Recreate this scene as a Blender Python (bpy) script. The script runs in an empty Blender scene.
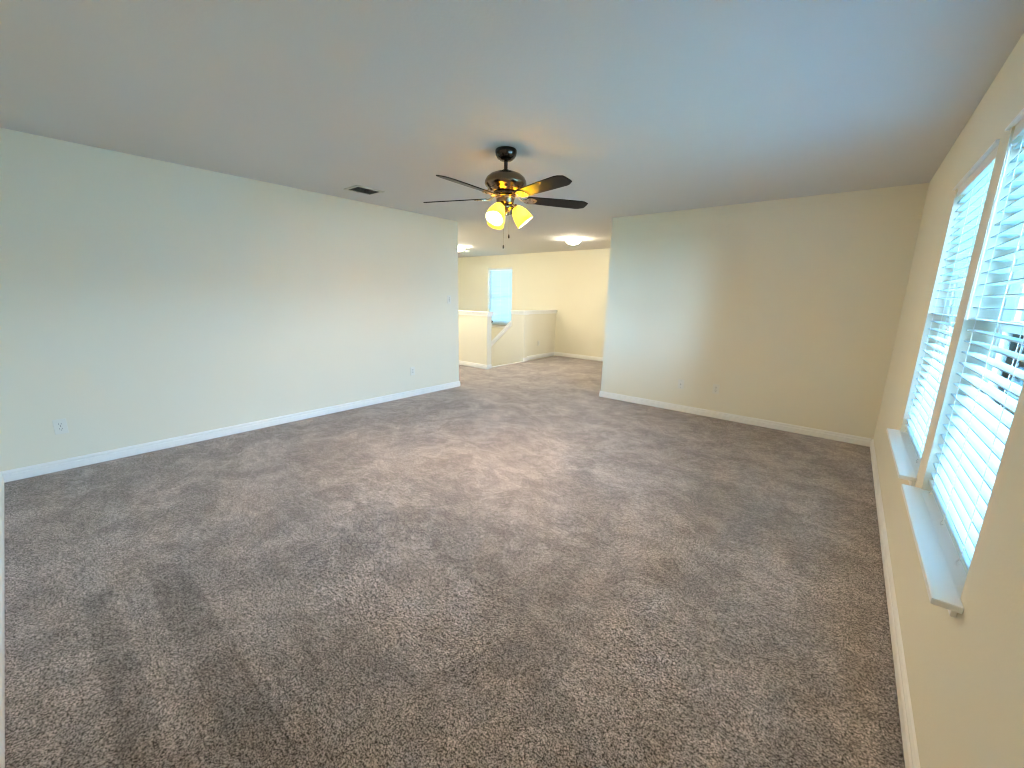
import bpy, bmesh, math, random
from mathutils import Vector, Matrix
S = bpy.context.scene
C = S.collection
PI = math.pi
random.seed(7)

# ------------------------------------------------------------------ camera, world, exposure
FPX, YAW, PITCH, ROLL = 407.0, -0.68496, -0.213075, 0.020056
CAM = Vector((4.5921, 0.2301, 1.4041))
W, L, LA, XD, H = 4.9435, 5.4965, 4.537, 1.954, 2.44     # window wall x, back wall y, left wall end, back wall start, ceiling
fw = Vector((math.sin(YAW)*math.cos(PITCH), math.cos(YAW)*math.cos(PITCH), math.sin(PITCH)))
rt = Vector((math.cos(YAW), -math.sin(YAW), 0)); up = rt.cross(fw)
r2 = rt*math.cos(ROLL) + up*math.sin(ROLL); u2 = -rt*math.sin(ROLL) + up*math.cos(ROLL)
cd = bpy.data.cameras.new('camera'); cam = bpy.data.objects.new('camera', cd); C.objects.link(cam)
cd.sensor_width = 36.0; cd.lens = FPX/1024*36.0; cd.clip_start = 0.02; cd.clip_end = 200
cam.matrix_world = Matrix(((r2.x, u2.x, -fw.x, CAM.x), (r2.y, u2.y, -fw.y, CAM.y), (r2.z, u2.z, -fw.z, CAM.z), (0, 0, 0, 1)))
S.camera = cam

S.view_settings.view_transform = 'Standard'; S.view_settings.look = 'None'
S.view_settings.gamma = 1; S.view_settings.use_curve_mapping = False
S.view_settings.exposure = 2.35
S.cycles.use_denoising = True; S.cycles.filter_width = 1.1
S.cycles.max_bounces = 14; S.cycles.diffuse_bounces = 8; S.cycles.transparent_max_bounces = 16
S.cycles.sample_clamp_indirect = 6; S.cycles.caustics_reflective = False; S.cycles.caustics_refractive = False

SKY_STRENGTH = 18.0
SKY_TOP, SKY_HORIZON = (0.05, 0.23, 0.42), (0.38, 0.65, 1.0)
FAN_GLOW, FLUSH_GLOW = 440.0, 118.0
FAN_COL, FLUSH_COL = (1.0, 0.69, 0.37), (1.0, 0.91, 0.71)
wd = bpy.data.worlds.new('sky'); S.world = wd; wd.use_nodes = True
nt = wd.node_tree; nt.nodes.clear()
tc = nt.nodes.new('ShaderNodeTexCoord'); sx = nt.nodes.new('ShaderNodeSeparateXYZ'); cr = nt.nodes.new('ShaderNodeValToRGB')
bg = nt.nodes.new('ShaderNodeBackground'); wo = nt.nodes.new('ShaderNodeOutputWorld')
cr.color_ramp.elements[0].position = 0.0; cr.color_ramp.elements[0].color = (*SKY_HORIZON, 1)
cr.color_ramp.elements[1].position = 0.8; cr.color_ramp.elements[1].color = (*SKY_TOP, 1)
nt.links.new(tc.outputs['Generated'], sx.inputs[0]); nt.links.new(sx.outputs[2], cr.inputs[0])
nt.links.new(cr.outputs[0], bg.inputs[0]); bg.inputs[1].default_value = SKY_STRENGTH
nt.links.new(bg.outputs[0], wo.inputs[0])

def portal(name, loc, rot, sx_, sy_):
    d = bpy.data.lights.new(name, 'AREA'); d.shape = 'RECTANGLE'; d.size = sx_; d.size_y = sy_; d.cycles.is_portal = True
    o = bpy.data.objects.new(name, d); o.location = loc; o.rotation_euler = rot; C.objects.link(o)
portal('sky_portal', (W+0.16, 3.275, 1.33), (0, PI/2, 0), 1.44, 0.92)
portal('sky_portal', (W+0.16, 2.225, 1.33), (0, PI/2, 0), 1.44, 0.92)
portal('sky_portal', (-2.71, 8.576+0.17, 1.37), (-PI/2, 0, 0), 0.88, 1.54)

# ------------------------------------------------------------------ materials
def mat(name, col, rough=0.6, metal=0.0, bump=0.0, bscale=60, var=0.0, vscale=3, spec=0.4, trans=0.0, coat=0.0):
    m = bpy.data.materials.new(name); m.use_nodes = True; n = m.node_tree; b = n.nodes['Principled BSDF']
    b.inputs['Base Color'].default_value = (*col, 1); b.inputs['Roughness'].default_value = rough
    b.inputs['Metallic'].default_value = metal; b.inputs['Specular IOR Level'].default_value = spec
    b.inputs['Coat Weight'].default_value = coat
    t = n.nodes.new('ShaderNodeTexCoord')
    if var > 0:
        ns = n.nodes.new('ShaderNodeTexNoise'); ns.inputs['Scale'].default_value = vscale; ns.inputs['Detail'].default_value = 4
        r = n.nodes.new('ShaderNodeMapRange'); r.inputs[3].default_value = 1-var; r.inputs[4].default_value = 1+var
        h = n.nodes.new('ShaderNodeMix'); h.data_type = 'RGBA'; h.blend_type = 'MULTIPLY'; h.inputs[0].default_value = 1
        h.inputs[6].default_value = (*col, 1)
        n.links.new(t.outputs['Object'], ns.inputs['Vector']); n.links.new(ns.outputs['Fac'], r.inputs[0])
        n.links.new(r.outputs[0], h.inputs[7]); n.links.new(h.outputs[2], b.inputs['Base Color'])
    if bump > 0:
        ns = n.nodes.new('ShaderNodeTexNoise'); ns.inputs['Scale'].default_value = bscale; ns.inputs['Detail'].default_value = 3
        bp = n.nodes.new('ShaderNodeBump'); bp.inputs['Strength'].default_value = bump; bp.inputs['Distance'].default_value = 0.002
        n.links.new(t.outputs['Object'], ns.inputs['Vector']); n.links.new(ns.outputs['Fac'], bp.inputs['Height'])
        n.links.new(bp.outputs[0], b.inputs['Normal'])
    if trans > 0:
        tr = n.nodes.new('ShaderNodeBsdfTranslucent'); tr.inputs[0].default_value = (*col, 1)
        mx = n.nodes.new('ShaderNodeMixShader'); mx.inputs[0].default_value = trans
        o = n.nodes['Material Output']
        n.links.new(b.outputs[0], mx.inputs[1]); n.links.new(tr.outputs[0], mx.inputs[2]); n.links.new(mx.outputs[0], o.inputs[0])
    return m

M = {}
M['wall'] = mat('wall_paint', (0.80, 0.765, 0.635), 0.75, bump=0.25, bscale=90, var=0.012, spec=0.2)
M['ceil'] = mat('ceiling_paint', (0.68, 0.67, 0.66), 0.9, bump=0.3, bscale=70, var=0.012, spec=0.1)
M['trim'] = mat('trim_paint', (0.88, 0.875, 0.845), 0.35, spec=0.45, var=0.01)
M['sill'] = mat('sill_paint', (0.90, 0.90, 0.88), 0.3, spec=0.5, bump=0.05, bscale=40)
M['vinyl'] = mat('white_vinyl', (0.82, 0.84, 0.84), 0.3)
M['slat'] = mat('blind_slat', (0.57, 0.69, 0.72), 0.5, trans=0.12)  # white slats, darkened and tinted: the sky's cyan cast is put into the colour
M['cord'] = mat('blind_cord', (0.85, 0.85, 0.83), 0.7)
M['plate'] = mat('plastic_plate', (0.78, 0.775, 0.70), 0.35)
M['slot'] = mat('dark_slot', (0.02, 0.02, 0.02), 0.6)
M['bronze'] = mat('brushed_bronze', (0.21, 0.155, 0.105), 0.24, metal=1.0, bump=0.04, bscale=200)
M['dark'] = mat('dark_metal', (0.07, 0.055, 0.045), 0.16, metal=0.9)
M['nickel'] = mat('pale_brass_arm', (0.60, 0.50, 0.36), 0.22, metal=1.0)
M['blade'] = mat('espresso_blade', (0.010, 0.007, 0.006), 0.40, spec=0.2, coat=0.0)
M['vent'] = mat('vent_paint', (0.60, 0.58, 0.52), 0.5)
M['louver'] = mat('vent_louver', (0.16, 0.165, 0.15), 0.5, metal=0.3)
M['ground'] = mat('ground_grass', (0.48, 0.44, 0.30), 0.9, var=0.3)
M['siding'] = mat('house_siding', (0.55, 0.58, 0.60), 0.8, var=0.05)
M['roof'] = mat('roof_shingle', (0.30, 0.33, 0.38), 0.9, var=0.2, vscale=20)
M['pane'] = mat('house_pane', (0.30, 0.36, 0.42), 0.3)

def glass():
    m = bpy.data.materials.new('window_glass'); m.use_nodes = True; n = m.node_tree; n.nodes.clear()
    t = n.nodes.new('ShaderNodeBsdfTransparent'); t.inputs[0].default_value = (0.93, 0.97, 0.97, 1)
    g = n.nodes.new('ShaderNodeBsdfGlossy'); g.inputs['Roughness'].default_value = 0.02
    f = n.nodes.new('ShaderNodeFresnel'); f.inputs[0].default_value = 1.3
    mx = n.nodes.new('ShaderNodeMixShader'); o = n.nodes.new('ShaderNodeOutputMaterial')
    n.links.new(f.outputs[0], mx.inputs[0]); n.links.new(t.outputs[0], mx.inputs[1]); n.links.new(g.outputs[0], mx.inputs[2])
    n.links.new(mx.outputs[0], o.inputs[0]); return m
M['glass'] = glass()

def emis(name, col, st):
    m = bpy.data.materials.new(name); m.use_nodes = True; n = m.node_tree; n.nodes.clear()
    e = n.nodes.new('ShaderNodeEmission'); e.inputs[0].default_value = (*col, 1); e.inputs[1].default_value = st
    o = n.nodes.new('ShaderNodeOutputMaterial'); n.links.new(e.outputs[0], o.inputs[0]); return m
M['bulb'] = emis('lit_bulb', FAN_COL, FAN_GLOW)

def frosted(name, col, tcol, e=0.0, ecol=(1, 1, 1)):     # frosted lamp glass: diffuse + translucent, glowing from its bulb
    m = bpy.data.materials.new(name); m.use_nodes = True; n = m.node_tree; n.nodes.clear()
    d = n.nodes.new('ShaderNodeBsdfPrincipled'); d.inputs['Base Color'].default_value = (*col, 1); d.inputs['Roughness'].default_value = 0.25
    d.inputs['Emission Color'].default_value = (*ecol, 1); d.inputs['Emission Strength'].default_value = e
    t = n.nodes.new('ShaderNodeBsdfTranslucent'); t.inputs[0].default_value = (*tcol, 1)
    mx = n.nodes.new('ShaderNodeMixShader'); mx.inputs[0].default_value = 0.75; o = n.nodes.new('ShaderNodeOutputMaterial')
    n.links.new(d.outputs[0], mx.inputs[1]); n.links.new(t.outputs[0], mx.inputs[2]); n.links.new(mx.outputs[0], o.inputs[0]); return m
M['shade'] = frosted('amber_frosted_glass', (0.80, 0.72, 0.36), (0.95, 0.82, 0.17), 0.0, (1.0, 0.78, 0.25))
M['dome'] = frosted('white_frosted_glass', (0.9, 0.88, 0.8), (0.9, 0.85, 0.7), FLUSH_GLOW, FLUSH_COL)

def carpet():
    m = bpy.data.materials.new('frieze_carpet'); m.use_nodes = True; n = m.node_tree; b = n.nodes['Principled BSDF']
    b.inputs['Roughness'].default_value = 1.0; b.inputs['Specular IOR Level'].default_value = 0.05
    b.inputs['Sheen Weight'].default_value = 0.15; b.inputs['Sheen Roughness'].default_value = 0.6
    N = n.nodes.new; K = n.links.new
    t = N('ShaderNodeTexCoord')
    def noise(sc, det, rough=0.5, dist=0.0, vec=None):
        x = N('ShaderNodeTexNoise'); x.inputs['Scale'].default_value = sc; x.inputs['Detail'].default_value = det
        x.inputs['Roughness'].default_value = rough; x.inputs['Distortion'].default_value = dist
        K(vec or t.outputs['Object'], x.inputs['Vector']); return x.outputs['Fac']
    def rng(v, a, c, lo, hi, smooth=False):
        r = N('ShaderNodeMapRange'); r.inputs[1].default_value = a; r.inputs[2].default_value = c
        r.inputs[3].default_value = lo; r.inputs[4].default_value = hi
        if smooth: r.interpolation_type = 'SMOOTHSTEP'
        K(v, r.inputs[0]); return r.outputs[0]
    def mth(op, a, c):
        x = N('ShaderNodeMath'); x.operation = op
        for i, v in enumerate((a, c)):
            if isinstance(v, (int, float)): x.inputs[i].default_value = v
            else: K(v, x.inputs[i])
        return x.outputs[0]
    f1 = mth('ADD', mth('MULTIPLY', noise(165, 3, 0.85), 0.72), mth('MULTIPLY', noise(62, 3, 0.75), 0.28))
    ramp = N('ShaderNodeValToRGB'); e = ramp.color_ramp.elements
    e[0].position = 0.43; e[0].color = (0.022, 0.018, 0.016, 1)
    e[1].position = 0.572; e[1].color = (0.68, 0.605, 0.60, 1)
    x = ramp.color_ramp.elements.new(0.485); x.color = (0.27, 0.236, 0.228, 1)
    K(f1, ramp.inputs[0])
    # brushed pile: tufts leaning this way or that, in patches and vacuum passes
    p1 = rng(noise(2.1, 5, 0.62, 0.8), 0.41, 0.60, 0.87, 1.11, True)
    p2 = rng(noise(7.5, 4, 0.65, 1.6), 0.44, 0.57, 0.88, 1.11, True)
    mp = N('ShaderNodeMapping'); mp.inputs['Scale'].default_value = (2.0, 9.0, 1); mp.inputs['Rotation'].default_value = (0, 0, -0.35)
    K(t.outputs['Object'], mp.inputs['Vector'])
    p3 = rng(noise(1.6, 4, 0.6, 0.6, mp.outputs[0]), 0.38, 0.62, 0.95, 1.05)
    sp = N('ShaderNodeSeparateXYZ'); K(t.outputs['Object'], sp.inputs[0])
    wob = mth('MULTIPLY', mth('SUBTRACT', noise(4.0, 4), 0.5), 0.07)
    yy = mth('ADD', sp.outputs[1], wob); xx = mth('ADD', sp.outputs[0], mth('MULTIPLY', wob, 2.0))
    st = None
    for y0, y1 in ((0.235, 0.345), (0.465, 0.60)):
        s = mth('MULTIPLY', rng(yy, y0-0.010, y0+0.010, 0, 1, True), rng(yy, y1-0.010, y1+0.010, 1, 0, True))
        st = s if st is None else mth('ADD', st, s)
    st = mth('MULTIPLY', st, mth('MULTIPLY', rng(xx, 2.00, 2.06, 0, 1, True), rng(xx, 3.3, 4.0, 1, 0, True)))
    stf = mth('SUBTRACT', 1.06, mth('MULTIPLY', st, 0.25))
    stf = mth('MINIMUM', stf, 1.06)
    tot = mth('MULTIPLY', mth('MULTIPLY', p1, p2), mth('MULTIPLY', p3, stf))
    mx = N('ShaderNodeMix'); mx.data_type = 'RGBA'; mx.blend_type = 'MULTIPLY'; mx.inputs[0].default_value = 1
    K(ramp.outputs[0], mx.inputs[6]); K(tot, mx.inputs[7]); K(mx.outputs[2], b.inputs['Base Color'])
    bp = N('ShaderNodeBump'); bp.inputs['Strength'].default_value = 0.8; bp.inputs['Distance'].default_value = 0.008
    K(f1, bp.inputs['Height']); K(bp.outputs[0], b.inputs['Normal'])
    return m
M['carpet'] = carpet()

# ------------------------------------------------------------------ mesh helpers
def box(bm, x0, x1, y0, y1, z0, z1, bev=0.0):
    v = [bm.verts.new(c) for c in ((x0,y0,z0),(x1,y0,z0),(x1,y1,z0),(x0,y1,z0),(x0,y0,z1),(x1,y0,z1),(x1,y1,z1),(x0,y1,z1))]
    fs = [bm.faces.new([v[i] for i in q]) for q in ((0,3,2,1),(4,5,6,7),(0,1,5,4),(1,2,6,5),(2,3,7,6),(3,0,4,7))]
    if bev > 0:
        es = list({e for f in fs for e in f.edges})
        bmesh.ops.bevel(bm, geom=es, offset=bev, segments=2, affect='EDGES', profile=0.6)
def lathe(bm, prof, seg=32, mtx=None, close=False):
    rings = []
    for r, z in prof:
        ring = []
        for i in range(seg):
            a = 2*PI*i/seg; p = Vector((r*math.cos(a), r*math.sin(a), z))
            if mtx: p = mtx @ p
            ring.append(bm.verts.new(p))
        rings.append(ring)
    for a, b in zip(rings, rings[1:]):
        for i in range(seg):
            j = (i+1) % seg; bm.faces.new((a[i], a[j], b[j], b[i]))
    if close:
        bm.faces.new(list(reversed(rings[0]))); bm.faces.new(rings[-1])
def tube(bm, pts, r, seg=8):
    pts = [Vector(p) for p in pts]; rings = []
    for i, p in enumerate(pts):
        d = (pts[min(i+1, len(pts)-1)] - pts[max(i-1, 0)]).normalized()
        a = d.cross(Vector((0, 0, 1)))
        if a.length < 1e-3: a = d.cross(Vector((0, 1, 0)))
        a.normalize(); b = d.cross(a)
        rr = r[i] if isinstance(r, (list, tuple)) else r
        rings.append([bm.verts.new(p + a*rr*math.cos(2*PI*k/seg) + b*rr*math.sin(2*PI*k/seg)) for k in range(seg)])
    for a, b in zip(rings, rings[1:]):
        for i in range(seg): bm.faces.new((a[i], a[(i+1) % seg], b[(i+1) % seg], b[i]))
    bm.faces.new(list(reversed(rings[0]))); bm.faces.new(rings[-1])
def prism(bm, poly, axis, a0, a1):
    """extrude a 2-D outline along axis ('x','y','z'); poly gives the two other coordinates in order"""
    def P(u, v, t): return {'x': (t, u, v), 'y': (u, t, v), 'z': (u, v, t)}[axis]
    A = [bm.verts.new(P(u, v, a0)) for u, v in poly]; B = [bm.verts.new(P(u, v, a1)) for u, v in poly]
    n = len(poly)
    for i in range(n): bm.faces.new((A[i], A[(i+1) % n], B[(i+1) % n], B[i]))
    bm.faces.new(list(reversed(A))); bm.faces.new(B)
def obj(name, bm, m, parent=None, smooth=False, ang=None):
    bmesh.ops.recalc_face_normals(bm, faces=bm.faces[:])
    me = bpy.data.meshes.new(name); bm.to_mesh(me); bm.free()
    o = bpy.data.objects.new(name, me); C.objects.link(o); me.materials.append(M[m] if isinstance(m, str) else m)
    if smooth:
        for p in me.polygons: p.use_smooth = True
        try: me.set_sharp_from_angle(angle=math.radians(ang or 40))
        except Exception: pass
    if parent: o.parent = parent
    return o
def boxes(name, lst, m, parent=None, bev=0.0):
    bm = bmesh.new()
    for b in lst: box(bm, *b, bev=bev)
    return obj(name, bm, m, parent)
def tag(o, label, cat, group=None):
    o['label'] = label; o['category'] = cat
    if group: o['group'] = group
    return o
def thing(name, label, cat, loc=(0, 0, 0), rot=(0, 0, 0), group=None):
    o = bpy.data.objects.new(name, None); C.objects.link(o); o.location = loc; o.rotation_euler = rot
    o.empty_display_size = 0.1
    return tag(o, label, cat, group)
def struct(o, label=None):
    o['kind'] = 'structure'
    if label: o['label'] = label
    return o

# ------------------------------------------------------------------ shell
T = 0.12                                    # partition thickness
XS, YH, YK, YF = -0.80, 5.954, 7.20, 8.576  # stair edge, front half wall, knee wall, far wall
XL, XR, ZB = -4.3, 3.2, -2.75
bm = bmesh.new()                             # carpeted floor of room and landing
box(bm, 0, W, 0, L+T, -0.2, 0)
box(bm, XL, 0, LA, YH+T, -0.2, 0)
box(bm, XS, 0, YH+T, YF, -0.2, 0)
box(bm, 0, XR, L+T, YF, -0.2, 0)
struct(obj('floor', bm, 'carpet'), 'brown and grey speckled frieze carpet with brushed pile marks')
struct(boxes('ceiling', [(XL-T, W+0.14, -T, YF+0.14, H, H+0.12)], 'ceil'))
struct(boxes('wall_left', [(-T, 0, -T, LA-T, -0.2, H)], 'wall'))
struct(boxes('wall_hall', [(XL, 0, LA-T, LA, -0.2, H)], 'wall'))
struct(boxes('wall_near', [(0, W+0.14, -T, 0, -0.2, H)], 'wall'))
struct(boxes('wall_back', [(XD, W, L, L+T, -0.2, H)], 'wall'))
Z0, Z1 = 0.61, 2.05
FY0, FY1, NY0, NY1 = 2.83, 3.725, 1.79, 2.66
TW = 0.14
struct(boxes('wall_right', [(W, W+TW, 0, NY0, -0.2, H), (W, W+TW, NY1, FY0, Z0-0.02, Z1), (W, W+TW, FY1, L+T, -0.2, H),
                            (W, W+TW, NY0, FY1, -0.2, Z0-0.02), (W, W+TW, NY0, FY1, Z1, H)], 'wall'))
WX0, WX1, WZ0, WZ1 = -3.14, -2.29, 0.62, 2.12
struct(boxes('wall_far', [(XL, WX0, YF, YF+TW, ZB, H), (WX1, XR, YF, YF+TW, ZB, H), (WX0, WX1, YF, YF+TW, ZB, WZ0), (WX0, WX1, YF, YF+TW, WZ1, H)], 'wall'))
struct(boxes('wall_stairwell', [(XL-T, XL, LA-T, YF+TW, ZB, H)], 'wall'))
struct(boxes('wall_landing', [(XR, XR+T, L+T, YF+TW, -0.2, H)], 'wall'))
CAPZ = 1.07
struct(boxes('wall_half_front', [(XL, -0.72, YH, YH+T, ZB, CAPZ)], 'wall'), 'cream half wall left of the stair opening')
struct(boxes('wall_half_side', [(-1.02, -0.90, YK+0.13, YF, ZB, CAPZ)], 'wall'), 'half wall running from the stair post to the far wall')
KX = -1.15
bm = bmesh.new()
rk = 0.87
prism(bm, [(XS, ZB), (XS, CAPZ), (KX, CAPZ), (KX, 0.845), (XL, 0.845-rk*(KX-XL)), (XL, ZB)], 'y', YK, YK+0.13)
struct(obj('wall_knee', bm, 'wall'), 'knee wall with a sloping cap beside the stairs')

# caps and skirt trims on the half walls
bm = bmesh.new(); box(bm, XL, -0.68, YH-0.03, YH+T+0.03, CAPZ, CAPZ+0.027, bev=0.005); box(bm, XL, -0.70, YH-0.016, YH+T+0.016, CAPZ-0.055, CAPZ, bev=0.003)
struct(obj('trim_1', bm, 'trim'), 'painted cap board on the front half wall')
bm = bmesh.new(); box(bm, -1.05, -0.865, YK+0.16, YF, CAPZ, CAPZ+0.027, bev=0.005); box(bm, -1.036, -0.884, YK+0.146, YF, CAPZ-0.055, CAPZ, bev=0.003)
struct(obj('trim_2', bm, 'trim'), 'painted cap board on the side half wall')
bm = bmesh.new(); box(bm, KX-0.01, XS+0.03, YK-0.03, YK+0.16, CAPZ, CAPZ+0.027, bev=0.005); box(bm, KX, XS+0.016, YK-0.016, YK+0.146, CAPZ-0.055, CAPZ, bev=0.003)
box(bm, XS-0.005, XS+0.014, YK-0.012, YK+0.142, 0.0, 0.085)
struct(obj('trim_3', bm, 'trim'), 'level cap and foot block at the stair post')
bm = bmesh.new()
zt = lambda x, o: 0.845 - rk*(KX-x) + o
prism(bm, [(KX, zt(KX, 0.03)), (XL, zt(XL, 0.03)), (XL, zt(XL, 0)), (KX, zt(KX, 0))], 'y', YK-0.03, YK+0.16)
prism(bm, [(KX, zt(KX, 0)), (XL, zt(XL, 0)), (XL, zt(XL, -0.085)), (KX, zt(KX, -0.085))], 'y', YK-0.014, YK)
struct(obj('trim_4', bm, 'trim'), 'sloping cap and band of the knee wall')
struct(boxes('trim_5', [(XS-0.03, XS+0.012, YH+T, YK, -0.03, 0.012)], 'trim', bev=0.004), 'painted nosing at the top of the stairs')
# the stair flight and its lower landing behind the half walls
bm = bmesh.new()
for i in range(11):
    z = -0.19*(i+1); x1 = XS-0.22*i
    box(bm, x1-0.245, x1, YH+T, YK, z-0.19, z, bev=0.012)
box(bm, XL, XS-0.22*11, YH+T, YK, ZB, -0.19*11-0.19)
struct(obj('stair_flight', bm, 'carpet'), 'carpeted stair flight going down behind the front half wall')
struct(boxes('floor_lower', [(XL, XS, YH+T, YF, ZB-0.1, ZB)], 'carpet'))
struct(boxes('wall_stair_head', [(XS-0.02, XS-0.005, YK+0.13, YF, ZB, -0.2)], 'wall'))

# baseboards: one moulded profile
def baseboard(name, p0, p1, nx, ny):
    """runs from p0 to p1 at the wall face, (nx,ny) points into the room"""
    prof = [(0, 0), (0.008, 0), (0.008, 0.005), (0.0155, 0.008), (0.0155, 0.051), (0.0125, 0.0555), (0.0045, 0.0565), (0.0045, 0.0615), (0.0115, 0.063), (0.0115, 0.073), (0.006, 0.083), (0, 0.086)]
    bm = bmesh.new()
    A = [bm.verts.new((p0[0]+nx*d, p0[1]+ny*d, z)) for d, z in prof]; B = [bm.verts.new((p1[0]+nx*d, p1[1]+ny*d, z)) for d, z in prof]
    n = len(prof)
    for i in range(n): bm.faces.new((A[i], A[(i+1) % n], B[(i+1) % n], B[i]))
    bm.faces.new(A); bm.faces.new(B)
    return struct(obj(name, bm, 'trim'))
baseboard('baseboard_left', (0, 0), (0, LA+0.015), 1, 0)
baseboard('baseboard_near', (0.015, 0), (W-0.015, 0), 0, 1)
baseboard('baseboard_right', (W, 0), (W, L), -1, 0)
baseboard('baseboard_back', (XD-0.015, L), (W-0.015, L), 0, -1)
baseboard('baseboard_opening', (XD, L), (XD, L+T), -1, 0)
baseboard('baseboard_hall', (XL, LA), (0.0, LA), 0, 1)
baseboard('baseboard_half_front', (XL, YH), (-0.705, YH), 0, -1)
baseboard('baseboard_half_end', (-0.72, YH-0.0), (-0.72, YH+T), 1, 0)
baseboard('baseboard_half_side', (-0.90, YK+0.142), (-0.90, YF), 1, 0)
baseboard('baseboard_far', (-0.885, YF), (XR, YF), 0, -1)
baseboard('baseboard_landing', (XD, L+T), (XR, L+T), 0, 1)

# ------------------------------------------------------------------ windows (frame, two sashes, panes, sill)
def window(name, y0, y1, z0, z1, label):
    """window set in the x=W wall"""
    xa, xb = W+0.092, W+0.135
    r = boxes(name, [(xa, xb, y0, y0+0.035, z0, z1), (xa, xb, y1-0.035, y1, z0, z1), (xa, xb, y0+0.035, y1-0.035, z0, z0+0.04), (xa, xb, y0+0.035, y1-0.035, z1-0.035, z1)], 'vinyl')
    struct(r, label)
    zm = (z0+z1)/2
    for (za, zb, xo) in ((z0+0.04, zm+0.02, 0.0), (zm-0.02, z1-0.035, 0.02)):
        ya, yb = y0+0.035, y1-0.035; x0, x1 = xa+0.004+xo, xa+0.022+xo
        boxes('window_sash', [(x0, x1, ya, ya+0.035, za, zb), (x0, x1, yb-0.035, yb, za, zb), (x0, x1, ya+0.035, yb-0.035, za, za+0.04), (x0, x1, ya+0.035, yb-0.035, zb-0.04, zb)], 'vinyl', r)
        boxes('window_pane', [(x0+0.007, x0+0.011, ya+0.03, yb-0.03, za+0.03, zb-0.03)], 'glass', r)
    return r
w1 = window('window_1', FY0, FY1, Z0, Z1, 'white single hung window nearer the far corner')
w2 = window('window_2', NY0, NY1, Z0, Z1, 'white single hung window nearest the camera')
def sill(par, ya, yb, y0, y1):
    bm = bmesh.new()
    box(bm, 4.880, W, ya, yb, Z0-0.021, Z0, bev=0.005)
    box(bm, W-0.005, W+0.092, y0, y1, Z0-0.0205, Z0-0.001)
    box(bm, W-0.013, W+0.0, y0-0.01, y1+0.01, Z0-0.062, Z0-0.02, bev=0.003)
    s = obj('window_sill', bm, 'sill', par); s['label'] = 'painted sill board projecting into the room'
sill(w1, 2.803, 3.755, FY0, FY1)
sill(w2, 1.735, 2.675, NY0, NY1)

def window_far():
    ya, yb = YF+0.092, YF+0.135; x0, x1, z0, z1 = WX0, WX1, WZ0, WZ1
    r = boxes('window_3', [(x0, x0+0.035, ya, yb, z0, z1), (x1-0.035, x1, ya, yb, z0, z1), (x0+0.035, x1-0.035, ya, yb, z0, z0+0.04), (x0+0.035, x1-0.035, ya, yb, z1-0.035, z1)], 'vinyl')
    struct(r, 'tall white window in the far stairwell wall')
    zm = (z0+z1)/2
    for (za, zb, o) in ((z0+0.04, zm+0.02, 0.0), (zm-0.02, z1-0.035, 0.02)):
        xa, xb = x0+0.035, x1-0.035; q0, q1 = ya+0.004+o, ya+0.022+o
        boxes('window_sash', [(xa, xa+0.035, q0, q1, za, zb), (xb-0.035, xb, q0, q1, za, zb), (xa+0.035, xb-0.035, q0, q1, za, za+0.04), (xa+0.035, xb-0.035, q0, q1, zb-0.04, zb)], 'vinyl', r)
        boxes('window_pane', [(xa+0.03, xb-0.03, q0+0.007, q0+0.011, za+0.03, zb-0.03)], 'glass', r)
    bm = bmesh.new(); box(bm, x0-0.04, x1+0.04, YF-0.05, YF+0.092, z0-0.022, z0, bev=0.004); box(bm, x0-0.01, x1+0.01, YF-0.012, YF, z0-0.06, z0-0.02)
    obj('window_sill', bm, 'sill', r)
window_far()

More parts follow.
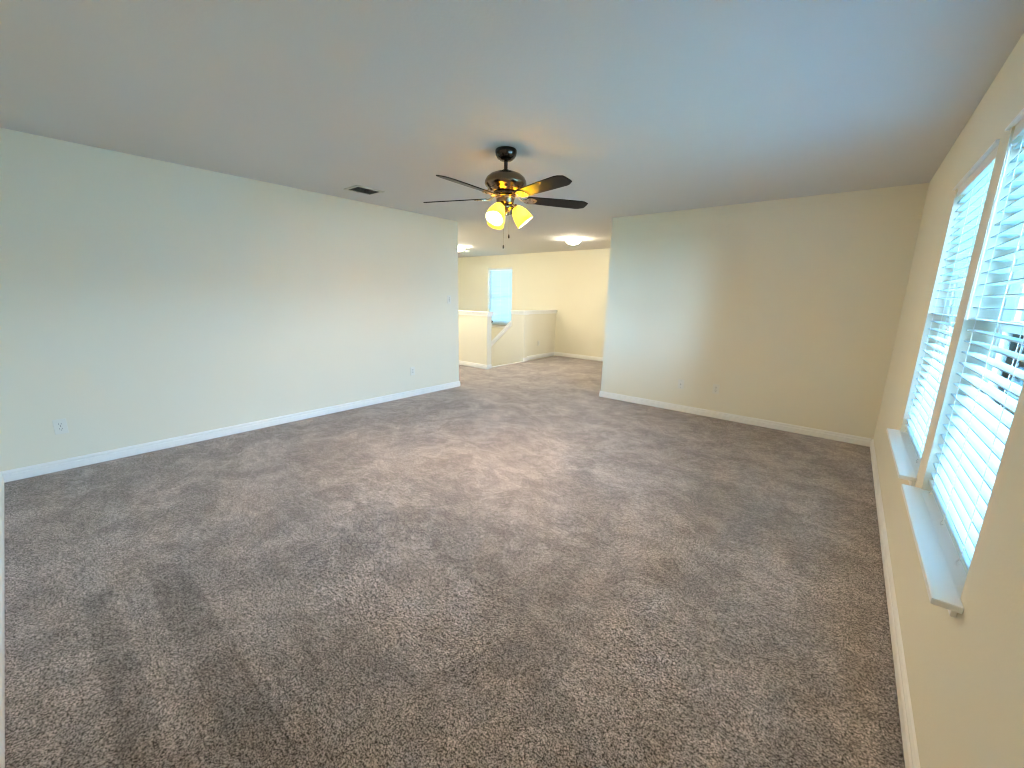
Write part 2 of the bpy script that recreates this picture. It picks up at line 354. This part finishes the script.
# ------------------------------------------------------------------ horizontal blinds
def blind(label, cx, cy, width, zbot, ztop, rotz, wand=True, tilt=-3.0, vend=0.004):
    """built with local x along the width, local -y towards the room; (cx,cy) = centre of slats"""
    t = thing('window_blind', label, 'blind', (cx, cy, zbot), (0, 0, rotz), group='white horizontal slat blinds')
    hw = width/2; Hh = ztop-zbot
    bm = bmesh.new(); box(bm, -hw, hw, -0.02, 0.026, Hh-0.042, Hh-0.003, bev=0.002); obj('headrail', bm, 'vinyl', t)
    bm = bmesh.new()
    box(bm, -hw, hw, -0.033, -0.028, Hh-0.056, Hh-0.003, bev=0.001)
    box(bm, -hw-vend, hw+0.01, -0.050, -0.0385 if vend > 0.02 else -0.033, Hh-0.006, Hh+0.003, bev=0.0012)
    if vend > 0.02: box(bm, -hw, hw, -0.039, -0.032, Hh-0.006, Hh+0.0015)
    obj('valance', bm, 'vinyl', t)
    pitch = 0.0437; n = int((Hh-0.085-0.03)/pitch)
    bm = bmesh.new()
    for i in range(n+1):
        z = Hh-0.085-i*pitch
        a = math.radians(tilt); P = []
        for k in range(7):
            s = -0.025+0.05*k/6; c = 0.0022*(1-(s/0.025)**2)
            P.append((s*math.cos(a)-c*math.sin(a), z+s*math.sin(a)+c*math.cos(a)))
        Q = [(y, zz-0.0038) for y, zz in reversed(P)]
        prism(bm, P+Q, 'x', -hw+0.004, hw-0.004)
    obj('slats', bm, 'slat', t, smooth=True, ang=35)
    zl = Hh-0.085-n*pitch
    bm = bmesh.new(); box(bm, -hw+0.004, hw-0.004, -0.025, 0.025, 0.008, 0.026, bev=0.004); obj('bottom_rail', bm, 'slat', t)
    for s in (-1, 0, 1):
        x = s*(hw-0.13)
        bm = bmesh.new()
        for y in (-0.0275, 0.0275): tube(bm, [(x, y, 0.012), (x, y, Hh-0.04)], 0.0011, 5)
        for i in range(n+1):
            z = Hh-0.0885-i*pitch; dy = 0.0275*math.cos(math.radians(tilt)); dz = 0.0275*math.sin(math.radians(tilt))
            tube(bm, [(x, -dy, z-dz), (x, dy, z+dz)], 0.0007, 4)
        obj('ladder_cord', bm, 'cord', t)
        bm = bmesh.new()
        tube(bm, [(x, -0.030, 0.017), (x, -0.034, 0.006), (x+0.004, -0.033, -0.002), (x+0.007, -0.028, 0.004)], 0.0016, 6)
        obj('cord_loop', bm, 'cord', t); bm = bmesh.new()
        lathe(bm, [(0.0, 0.0), (0.005, 0.001), (0.006, 0.004), (0.004, 0.006), (0, 0.007)], 10, Matrix.Translation((x, 0, 0.0015)))
        obj('cord_plug', bm, 'cord', t)
    if wand:
        bm = bmesh.new()
        tube(bm, [(-hw+0.035, -0.0385, Hh-0.072), (-hw+0.035, -0.0385, Hh-0.70)], 0.0028, 8)
        tube(bm, [(-hw+0.035, -0.022, Hh-0.074), (-hw+0.035, -0.0385, Hh-0.078)], 0.003, 6)
        obj('tilt_wand', bm, 'vinyl', t)
    return t
BX = W+0.038
blind('white slat blind in the window nearest the far right corner', BX, (FY0+FY1)/2, FY1-FY0-0.02, Z0+0.03, Z1-0.002, -PI/2, wand=False, vend=0.05)
blind('white slat blind in the window closest to the camera, cut off by the right edge', BX, (NY0+NY1)/2, NY1-NY0-0.02, Z0+0.03, Z1-0.002, -PI/2, vend=0.05)
blind('small white slat blind on the distant stairwell window', (WX0+WX1)/2, YF+0.055, WX1-WX0-0.02, WZ0+0.01, WZ1-0.002, 0, wand=False, tilt=-66)

# ------------------------------------------------------------------ outlets, jack, switch
def plate(kind, label, cat, loc, rotz, group=None):
    """local -y faces the room, local origin at the centre of the plate on the wall"""
    t = thing(kind, label, cat, loc, (0, 0, rotz), group)
    bm = bmesh.new(); box(bm, -0.036, 0.036, -0.006, 0.0, -0.0585, 0.0585, bev=0.0025)
    obj('cover_plate', bm, 'plate', t)
    if kind == 'wall_outlet':
        for s in (1, -1):
            bm = bmesh.new(); z = 0.0195*s
            pts = [(0.0175*math.cos(a)*1.0, z+max(-0.0135, min(0.0135, 0.0175*math.sin(a)))) for a in [2*PI*k/20 for k in range(20)]]
            prism(bm, pts, 'y', -0.0085, -0.005); r = obj('receptacle', bm, 'plate', t)
            bm = bmesh.new()
            box(bm, -0.0080, -0.0055, -0.0092, -0.008, z-0.001, z+0.0085); box(bm, 0.0050, 0.0078, -0.0092, -0.008, z-0.001, z+0.0075)
            lathe(bm, [(0.0, -0.0012), (0.0028, -0.0012), (0.0028, 0.0), (0, 0)], 10, Matrix.Translation((0, -0.008, z-0.0075)) @ Matrix.Rotation(-PI/2, 4, 'X'))
            obj('slots', bm, 'slot', r)
        bm = bmesh.new(); lathe(bm, [(0, 0.0015), (0.003, 0.001), (0.0032, 0)], 10, Matrix.Translation((0, -0.006, 0)) @ Matrix.Rotation(PI/2, 4, 'X')); obj('screw', bm, 'louver', t)
    elif kind == 'cable_jack':
        bm = bmesh.new(); lathe(bm, [(0.0055, 0.0), (0.0055, 0.004), (0.0042, 0.0045), (0.0042, 0.010), (0.002, 0.010), (0.002, 0.006), (0, 0.006)], 12, Matrix.Translation((0, -0.006, 0.0)) @ Matrix.Rotation(PI/2, 4, 'X'))
        obj('connector', bm, 'louver', t)
        for s in (1, -1):
            bm = bmesh.new(); lathe(bm, [(0, 0.0015), (0.003, 0.001), (0.0032, 0)], 10, Matrix.Translation((0, -0.006, 0.042*s)) @ Matrix.Rotation(PI/2, 4, 'X')); obj('screw', bm, 'louver', t)
    else:
        bm = bmesh.new(); box(bm, -0.0055, 0.0055, -0.0075, -0.005, -0.0125, 0.0125, bev=0.0008); obj('toggle_frame', bm, 'louver', t)
        bm = bmesh.new(); prism(bm, [(-0.006, -0.006), (-0.017, 0.006), (-0.0165, 0.010), (-0.006, 0.007)], 'x', -0.004, 0.004); obj('toggle', bm, 'plate', t)
        for s in (1, -1):
            bm = bmesh.new(); lathe(bm, [(0, 0.0015), (0.003, 0.001), (0.0032, 0)], 10, Matrix.Translation((0, -0.006, 0.030*s)) @ Matrix.Rotation(PI/2, 4, 'X')); obj('screw', bm, 'louver', t)
    return t
plate('wall_outlet', 'white duplex outlet low on the left wall, close to the near corner', 'outlet', (0.0, 0.343, 0.349), PI/2, 'white duplex wall outlets')
plate('wall_outlet', 'white duplex outlet low on the left wall, near the landing opening', 'outlet', (0.0, 3.66, 0.357), PI/2, 'white duplex wall outlets')
plate('wall_outlet', 'white duplex outlet on the back wall, right of the cable jack', 'outlet', (3.465, L, 0.356), 0, 'white duplex wall outlets')
plate('wall_outlet', 'distant outlet on the half wall beside the stairs', 'outlet', (-0.90, 7.89, 0.35), PI/2, 'white duplex wall outlets')
plate('cable_jack', 'white cable jack plate on the back wall, left of the outlet', 'cable jack', (3.055, L, 0.355), 0)
plate('light_switch', 'white toggle light switch at the end of the left wall beside the opening', 'light switch', (0.0, 4.353, 1.335), PI/2)

# ------------------------------------------------------------------ ceiling vent
vt = thing('ceiling_vent', 'small dark slatted air vent in the ceiling left of the fan', 'vent', (0.525, 2.738, H))
boxes('vent_frame', [(-0.128, -0.096, -0.157, 0.157, -0.008, 0), (0.096, 0.128, -0.157, 0.157, -0.008, 0), (-0.096, 0.096, -0.157, -0.125, -0.008, 0), (-0.096, 0.096, 0.125, 0.157, -0.008, 0)], 'vent', vt, bev=0.002)
boxes('vent_duct', [(-0.096, 0.096, -0.125, 0.125, -0.002, -0.0005)], 'slot', vt)
bm = bmesh.new()
for i in range(12):
    y = -0.115+i*0.021
    prism(bm, [(y-0.006, -0.010), (y-0.004, -0.0115), (y+0.007, -0.003), (y+0.005, -0.0025)], 'x', -0.096, 0.096)
obj('louvers', bm, 'louver', vt)
boxes('damper_lever', [(-0.1, -0.094, -0.03, 0.0, -0.014, -0.008)], 'vent', vt)

# ------------------------------------------------------------------ ceiling fan
FX, FY_, ZBL = 2.480, 2.694, 2.114
fan = thing('ceiling_fan', 'bronze ceiling fan with five dark blades and three lit bell shades', 'ceiling fan', (FX, FY_, H))
def fz(z): return z-H
def lobj(name, prof, m, par, seg=40, mtx=None, close=False, ang=45):
    bm = bmesh.new(); lathe(bm, prof, seg, mtx, close); return obj(name, bm, m, par, smooth=True, ang=ang)
lobj('canopy', [(0.0, fz(2.44)), (0.074, fz(2.44)), (0.078, fz(2.434)), (0.078, fz(2.420)), (0.074, fz(2.40)), (0.062, fz(2.38)), (0.042, fz(2.367)), (0.026, fz(2.362)), (0, fz(2.362))], 'dark', fan)
lobj('downrod', [(0.0135, fz(2.37)), (0.0135, fz(2.29))], 'dark', fan, 20)
lobj('rod_collar', [(0.0, fz(2.305)), (0.022, fz(2.305)), (0.026, fz(2.298)), (0.028, fz(2.284)), (0, fz(2.284))], 'dark', fan, 24)
mo = lobj('motor_housing', [(0, fz(2.291)), (0.04, fz(2.290)), (0.08, fz(2.284)), (0.115, fz(2.270)), (0.140, fz(2.249)), (0.152, fz(2.226)), (0.154, fz(2.208)), (0.148, fz(2.196)),
      (0.140, fz(2.190)), (0.128, fz(2.176)), (0.112, fz(2.160)), (0.098, fz(2.152)), (0.0, fz(2.152))], 'bronze', fan, 56)
for k in range(15):                                          # cooling slots round the lower cone
    mt = Matrix.Rotation(2*PI*k/15, 4, 'Z') @ Matrix.Translation((0.1255, 0, fz(2.1715))) @ Matrix.Rotation(math.radians(-48), 4, 'Y')
    bm = bmesh.new(); box(bm, -0.0015, 0.0022, -0.010, 0.010, -0.013, 0.013)
    for v in bm.verts: v.co = mt @ v.co
    obj('cooling_slot', bm, 'nickel', mo)
lobj('flywheel', [(0, fz(2.152)), (0.088, fz(2.152)), (0.090, fz(2.148)), (0.090, fz(2.134)), (0.086, fz(2.130)), (0, fz(2.130))], 'dark', fan, 40)
sh = lobj('switch_housing', [(0, fz(2.131)), (0.072, fz(2.131)), (0.074, fz(2.126)), (0.068, fz(2.120)), (0.066, fz(2.085)), (0.060, fz(2.070)), (0.048, fz(2.060)), (0, fz(2.060))], 'bronze', fan, 40)
lobj('trim_ring', [(0.069, fz(2.118)), (0.0735, fz(2.114)), (0.0735, fz(2.109)), (0.067, fz(2.105))], 'nickel', sh, 40)
lobj('light_fitter', [(0, fz(2.061)), (0.050, fz(2.061)), (0.054, fz(2.055)), (0.052, fz(2.040)), (0.036, fz(2.026)), (0.020, fz(2.020)), (0.013, fz(2.006)), (0.009, fz(1.995)), (0, fz(1.992))], 'bronze', fan, 36)
PH0 = math.radians(-14.5)
for k in range(5):
    a = PH0 + k*2*PI/5
    R = Matrix.Rotation(a, 4, 'Z'); TILT = Matrix.Rotation(math.radians(-13.5), 4, 'X')
    # iron: from flywheel out to blade root
    mz = Matrix.Translation((0, 0, fz(ZBL)))
    bm = bmesh.new()
    outline = [(0.135, 0.012), (0.150, 0.022), (0.170, 0.037), (0.195, 0.044), (0.222, 0.040), (0.240, 0.026), (0.246, 0.0)]
    full = outline + [(x, -y) for x, y in reversed(outline[:-1])]
    prism(bm, full, 'z', -0.0095, -0.0045)
    for v in bm.verts: v.co = R @ mz @ TILT @ v.co
    b2 = bmesh.new()
    pts = [(0.070, fz(2.137)), (0.092, fz(2.133)), (0.112, fz(2.115)), (0.130, fz(2.105)), (0.160, fz(2.106))]
    for (xa, za), (xb, zb) in zip(pts, pts[1:]):
        wa, wb = 0.014, 0.014
        q = [b2.verts.new(R @ Vector(c)) for c in ((xa, -wa, za-0.004), (xa, wa, za-0.004), (xa, wa, za+0.004), (xa, -wa, za+0.004), (xb, -wb, zb-0.004), (xb, wb, zb-0.004), (xb, wb, zb+0.004), (xb, -wb, zb+0.004))]
        for f in ((0,1,2,3), (4,7,6,5), (0,4,5,1), (1,5,6,2), (2,6,7,3), (3,7,4,0)): b2.faces.new([q[i] for i in f])
    tmp = bpy.data.meshes.new('t'); b2.to_mesh(tmp); b2.free(); bm.from_mesh(tmp); bpy.data.meshes.remove(tmp)
    iron = obj('blade_arm', bm, 'nickel', fan)
    for (sx_, sy_) in ((0.185, 0.024), (0.185, -0.024), (0.225, 0.0)):
        bm = bmesh.new(); lathe(bm, [(0, -0.0125), (0.004, -0.0118), (0.0052, -0.0095), (0.0052, -0.006)], 10, R @ mz @ TILT @ Matrix.Translation((sx_, sy_, 0)))
        obj('screw', bm, 'dark', iron)
    bm = bmesh.new()                                          # blade: narrow at the root, chamfered tip
    o = [(0.165, 0.040), (0.175, 0.047), (0.30, 0.054), (0.45, 0.060), (0.600, 0.063), (0.628, 0.059), (0.664, 0.040), (0.668, 0.020)]
    full = o + [(x, -y) for x, y in reversed(o)]
    prism(bm, full, 'z', -0.0035, 0.0035)
    bmesh.ops.bevel(bm, geom=[e for e in bm.edges if abs(e.verts[0].co.z-e.verts[1].co.z) < 1e-6], offset=0.0012, segments=1, affect='EDGES')
    for v in bm.verts: v.co = R @ mz @ TILT @ v.co
    bl = obj('fan_blade', bm, 'blade', fan)
# light kit: three arms, bell shades, bulbs
for az in (-79.4, 40.6, 160.6):
    a = math.radians(az); tau = math.radians(38)
    ax = Vector((math.cos(a)*math.sin(tau), math.sin(a)*math.sin(tau), -math.cos(tau)))
    neck = Vector((math.cos(a)*0.066, math.sin(a)*0.066, fz(2.058)))
    rot = ax.to_track_quat('-Z', 'Y').to_matrix().to_4x4()
    mt = Matrix.Translation(neck) @ rot
    bm = bmesh.new()
    st0 = Vector((math.cos(a)*0.035, math.sin(a)*0.035, fz(2.066)))
    tube(bm, [st0, (st0+neck)/2+Vector((0, 0, 0.010)), neck+ax*0.004], 0.011, 10)
    lathe(bm, [(0.0, 0.006), (0.018, 0.005), (0.024, -0.002), (0.026, -0.020), (0.022, -0.024), (0.022, -0.030), (0, -0.030)], 24, mt)
    arm = obj('lamp_arm', bm, 'nickel', fan, smooth=True, ang=40)
    outer = [(0.026, -0.014), (0.034, -0.022), (0.044, -0.040), (0.053, -0.062), (0.060, -0.088), (0.0645, -0.115), (0.0665, -0.142)]
    inner = [(r-0.003, z) for r, z in reversed(outer)]
    bm = bmesh.new(); lathe(bm, outer+[(0.0655, -0.144)]+inner, 40, mt)
    shd = obj('lamp_shade', bm, 'shade', fan, smooth=True, ang=60); shd['label'] = 'amber frosted glass bell shade, lit'
    bm = bmesh.new(); lathe(bm, [(0, -0.030), (0.012, -0.031), (0.013, -0.050), (0.020, -0.062), (0.028, -0.078), (0.030, -0.092), (0.026, -0.108), (0.015, -0.119), (0, -0.122)], 24, mt)
    obj('light_bulb', bm, 'bulb', shd, smooth=True)
# pull chains
right = Vector((0.76, 0.65, 0)); tow = Vector((0.65, -0.76, 0))
for off, zend in ((0.030, 1.822), (-0.010, 1.748)):
    p = right*off + tow*0.052
    bm = bmesh.new(); n = int((2.065-zend-0.03)/0.0045)
    tube(bm, [(p.x, p.y, fz(2.065)), (p.x, p.y, fz(zend+0.028))], 0.0009, 5)
    for i in range(n):
        mtx = Matrix.Translation((p.x, p.y, fz(2.065-0.0045*i)))
        lathe(bm, [(0.0004, 0.0018), (0.0018, 0.0), (0.0004, -0.0018)], 6, mtx)
    ch = obj('pull_chain', bm, 'nickel', fan)
    lobj('chain_pull', [(0, 0.030), (0.003, 0.028), (0.0055, 0.018), (0.0055, 0.004), (0.003, 0.0), (0, 0)], 'dark', ch, 14, Matrix.Translation((p.x, p.y, fz(zend))))

# ------------------------------------------------------------------ flush ceiling lights and smoke detector over the landing
def flush(label, x, y):
    t = thing('ceiling_light', label, 'ceiling light', (x, y, H), group='flush dome lights over the landing')
    q = 0.87
    def sc(pr): return [(r*q, z*q) for r, z in pr]
    lobj('base_pan', sc([(0, 0), (0.135, 0), (0.140, -0.006), (0.138, -0.022), (0.130, -0.026), (0, -0.026)]), 'nickel', t, 40)
    lobj('glass_dome', sc([(0.150, -0.024), (0.150, -0.034), (0.143, -0.055), (0.125, -0.078), (0.095, -0.098), (0.055, -0.111), (0.012, -0.116), (0, -0.116)]), 'dome', t, 40)
    lobj('finial', sc([(0, -0.114), (0.010, -0.115), (0.011, -0.124), (0.006, -0.132), (0, -0.134)]), 'nickel', t, 16)
flush('lit flush dome light on the landing ceiling, seen through the opening right of the fan', 0.49, 6.93)
flush('lit flush dome light above the stairs, half hidden by the end of the left wall', -2.30, 6.72)
flush('lit flush dome light over the hallway, behind the end of the left wall', -1.45, 5.20)
sd = thing('smoke_detector', 'round white smoke detector on the stairwell ceiling', 'smoke detector', (-2.69, 7.35, H))
lobj('detector_base', [(0, 0), (0.072, 0), (0.072, -0.012), (0, -0.012)], 'plate', sd, 32)
lobj('detector_cover', [(0.066, -0.012), (0.066, -0.020), (0.060, -0.034), (0.045, -0.042), (0, -0.044)], 'plate', sd, 32)
# handrail on the stair side of the front half wall
hr = thing('handrail', 'handrail along the stair side of the front half wall, only its end in view', 'handrail', (XS+0.03, YH+T, 0))
bm = bmesh.new(); tube(bm, [(0.0, 0.07, 0.915), (-3.0, 0.07, 0.915-3.0*rk)], 0.021, 14); obj('rail', bm, 'blade', hr, smooth=True)
for k in range(3):
    x = -0.25-k*1.2; z = 0.915+x*rk
    bm = bmesh.new(); tube(bm, [(x, 0.0, z-0.06), (x, 0.04, z-0.06), (x, 0.07, z-0.015)], 0.007, 8); obj('bracket', bm, 'dark', hr, smooth=True)

# ------------------------------------------------------------------ outdoors: ground and the house next door
struct(boxes('ground', [(-60, 80, -60, 80, -3.2, -3.0)], 'ground'))
hs = thing('neighbouring_house', 'pale house next door, glimpsed between the blind slats', 'house', (W+15, 6.0, -3.0))
bm = bmesh.new(); box(bm, 0, 8, -9, 9, 0, 4.9)
for i in range(19): box(bm, -0.02, 0, -9, 9, 0.05+i*0.245, 0.07+i*0.245)
obj('house_wall', bm, 'siding', hs)
bm = bmesh.new(); prism(bm, [(-0.5, 4.85), (4, 6.6), (8.5, 4.85)], 'y', -9.5, 9.5); obj('house_roof', bm, 'roof', hs)
for y in (-6.5, -2.5, 1.2, 5.0):
    for z in (0.9, 3.2):
        f = boxes('house_window', [(-0.06, 0, y-0.6, y-0.52, z, z+1.3), (-0.06, 0, y+0.52, y+0.6, z, z+1.3), (-0.06, 0, y-0.52, y+0.52, z, z+0.08), (-0.06, 0, y-0.52, y+0.52, z+1.22, z+1.3), (-0.06, 0, y-0.52, y+0.52, z+0.62, z+0.68)], 'vinyl', hs)
        boxes('house_pane', [(-0.04, -0.01, y-0.52, y+0.52, z+0.08, z+1.22)], 'pane', f)
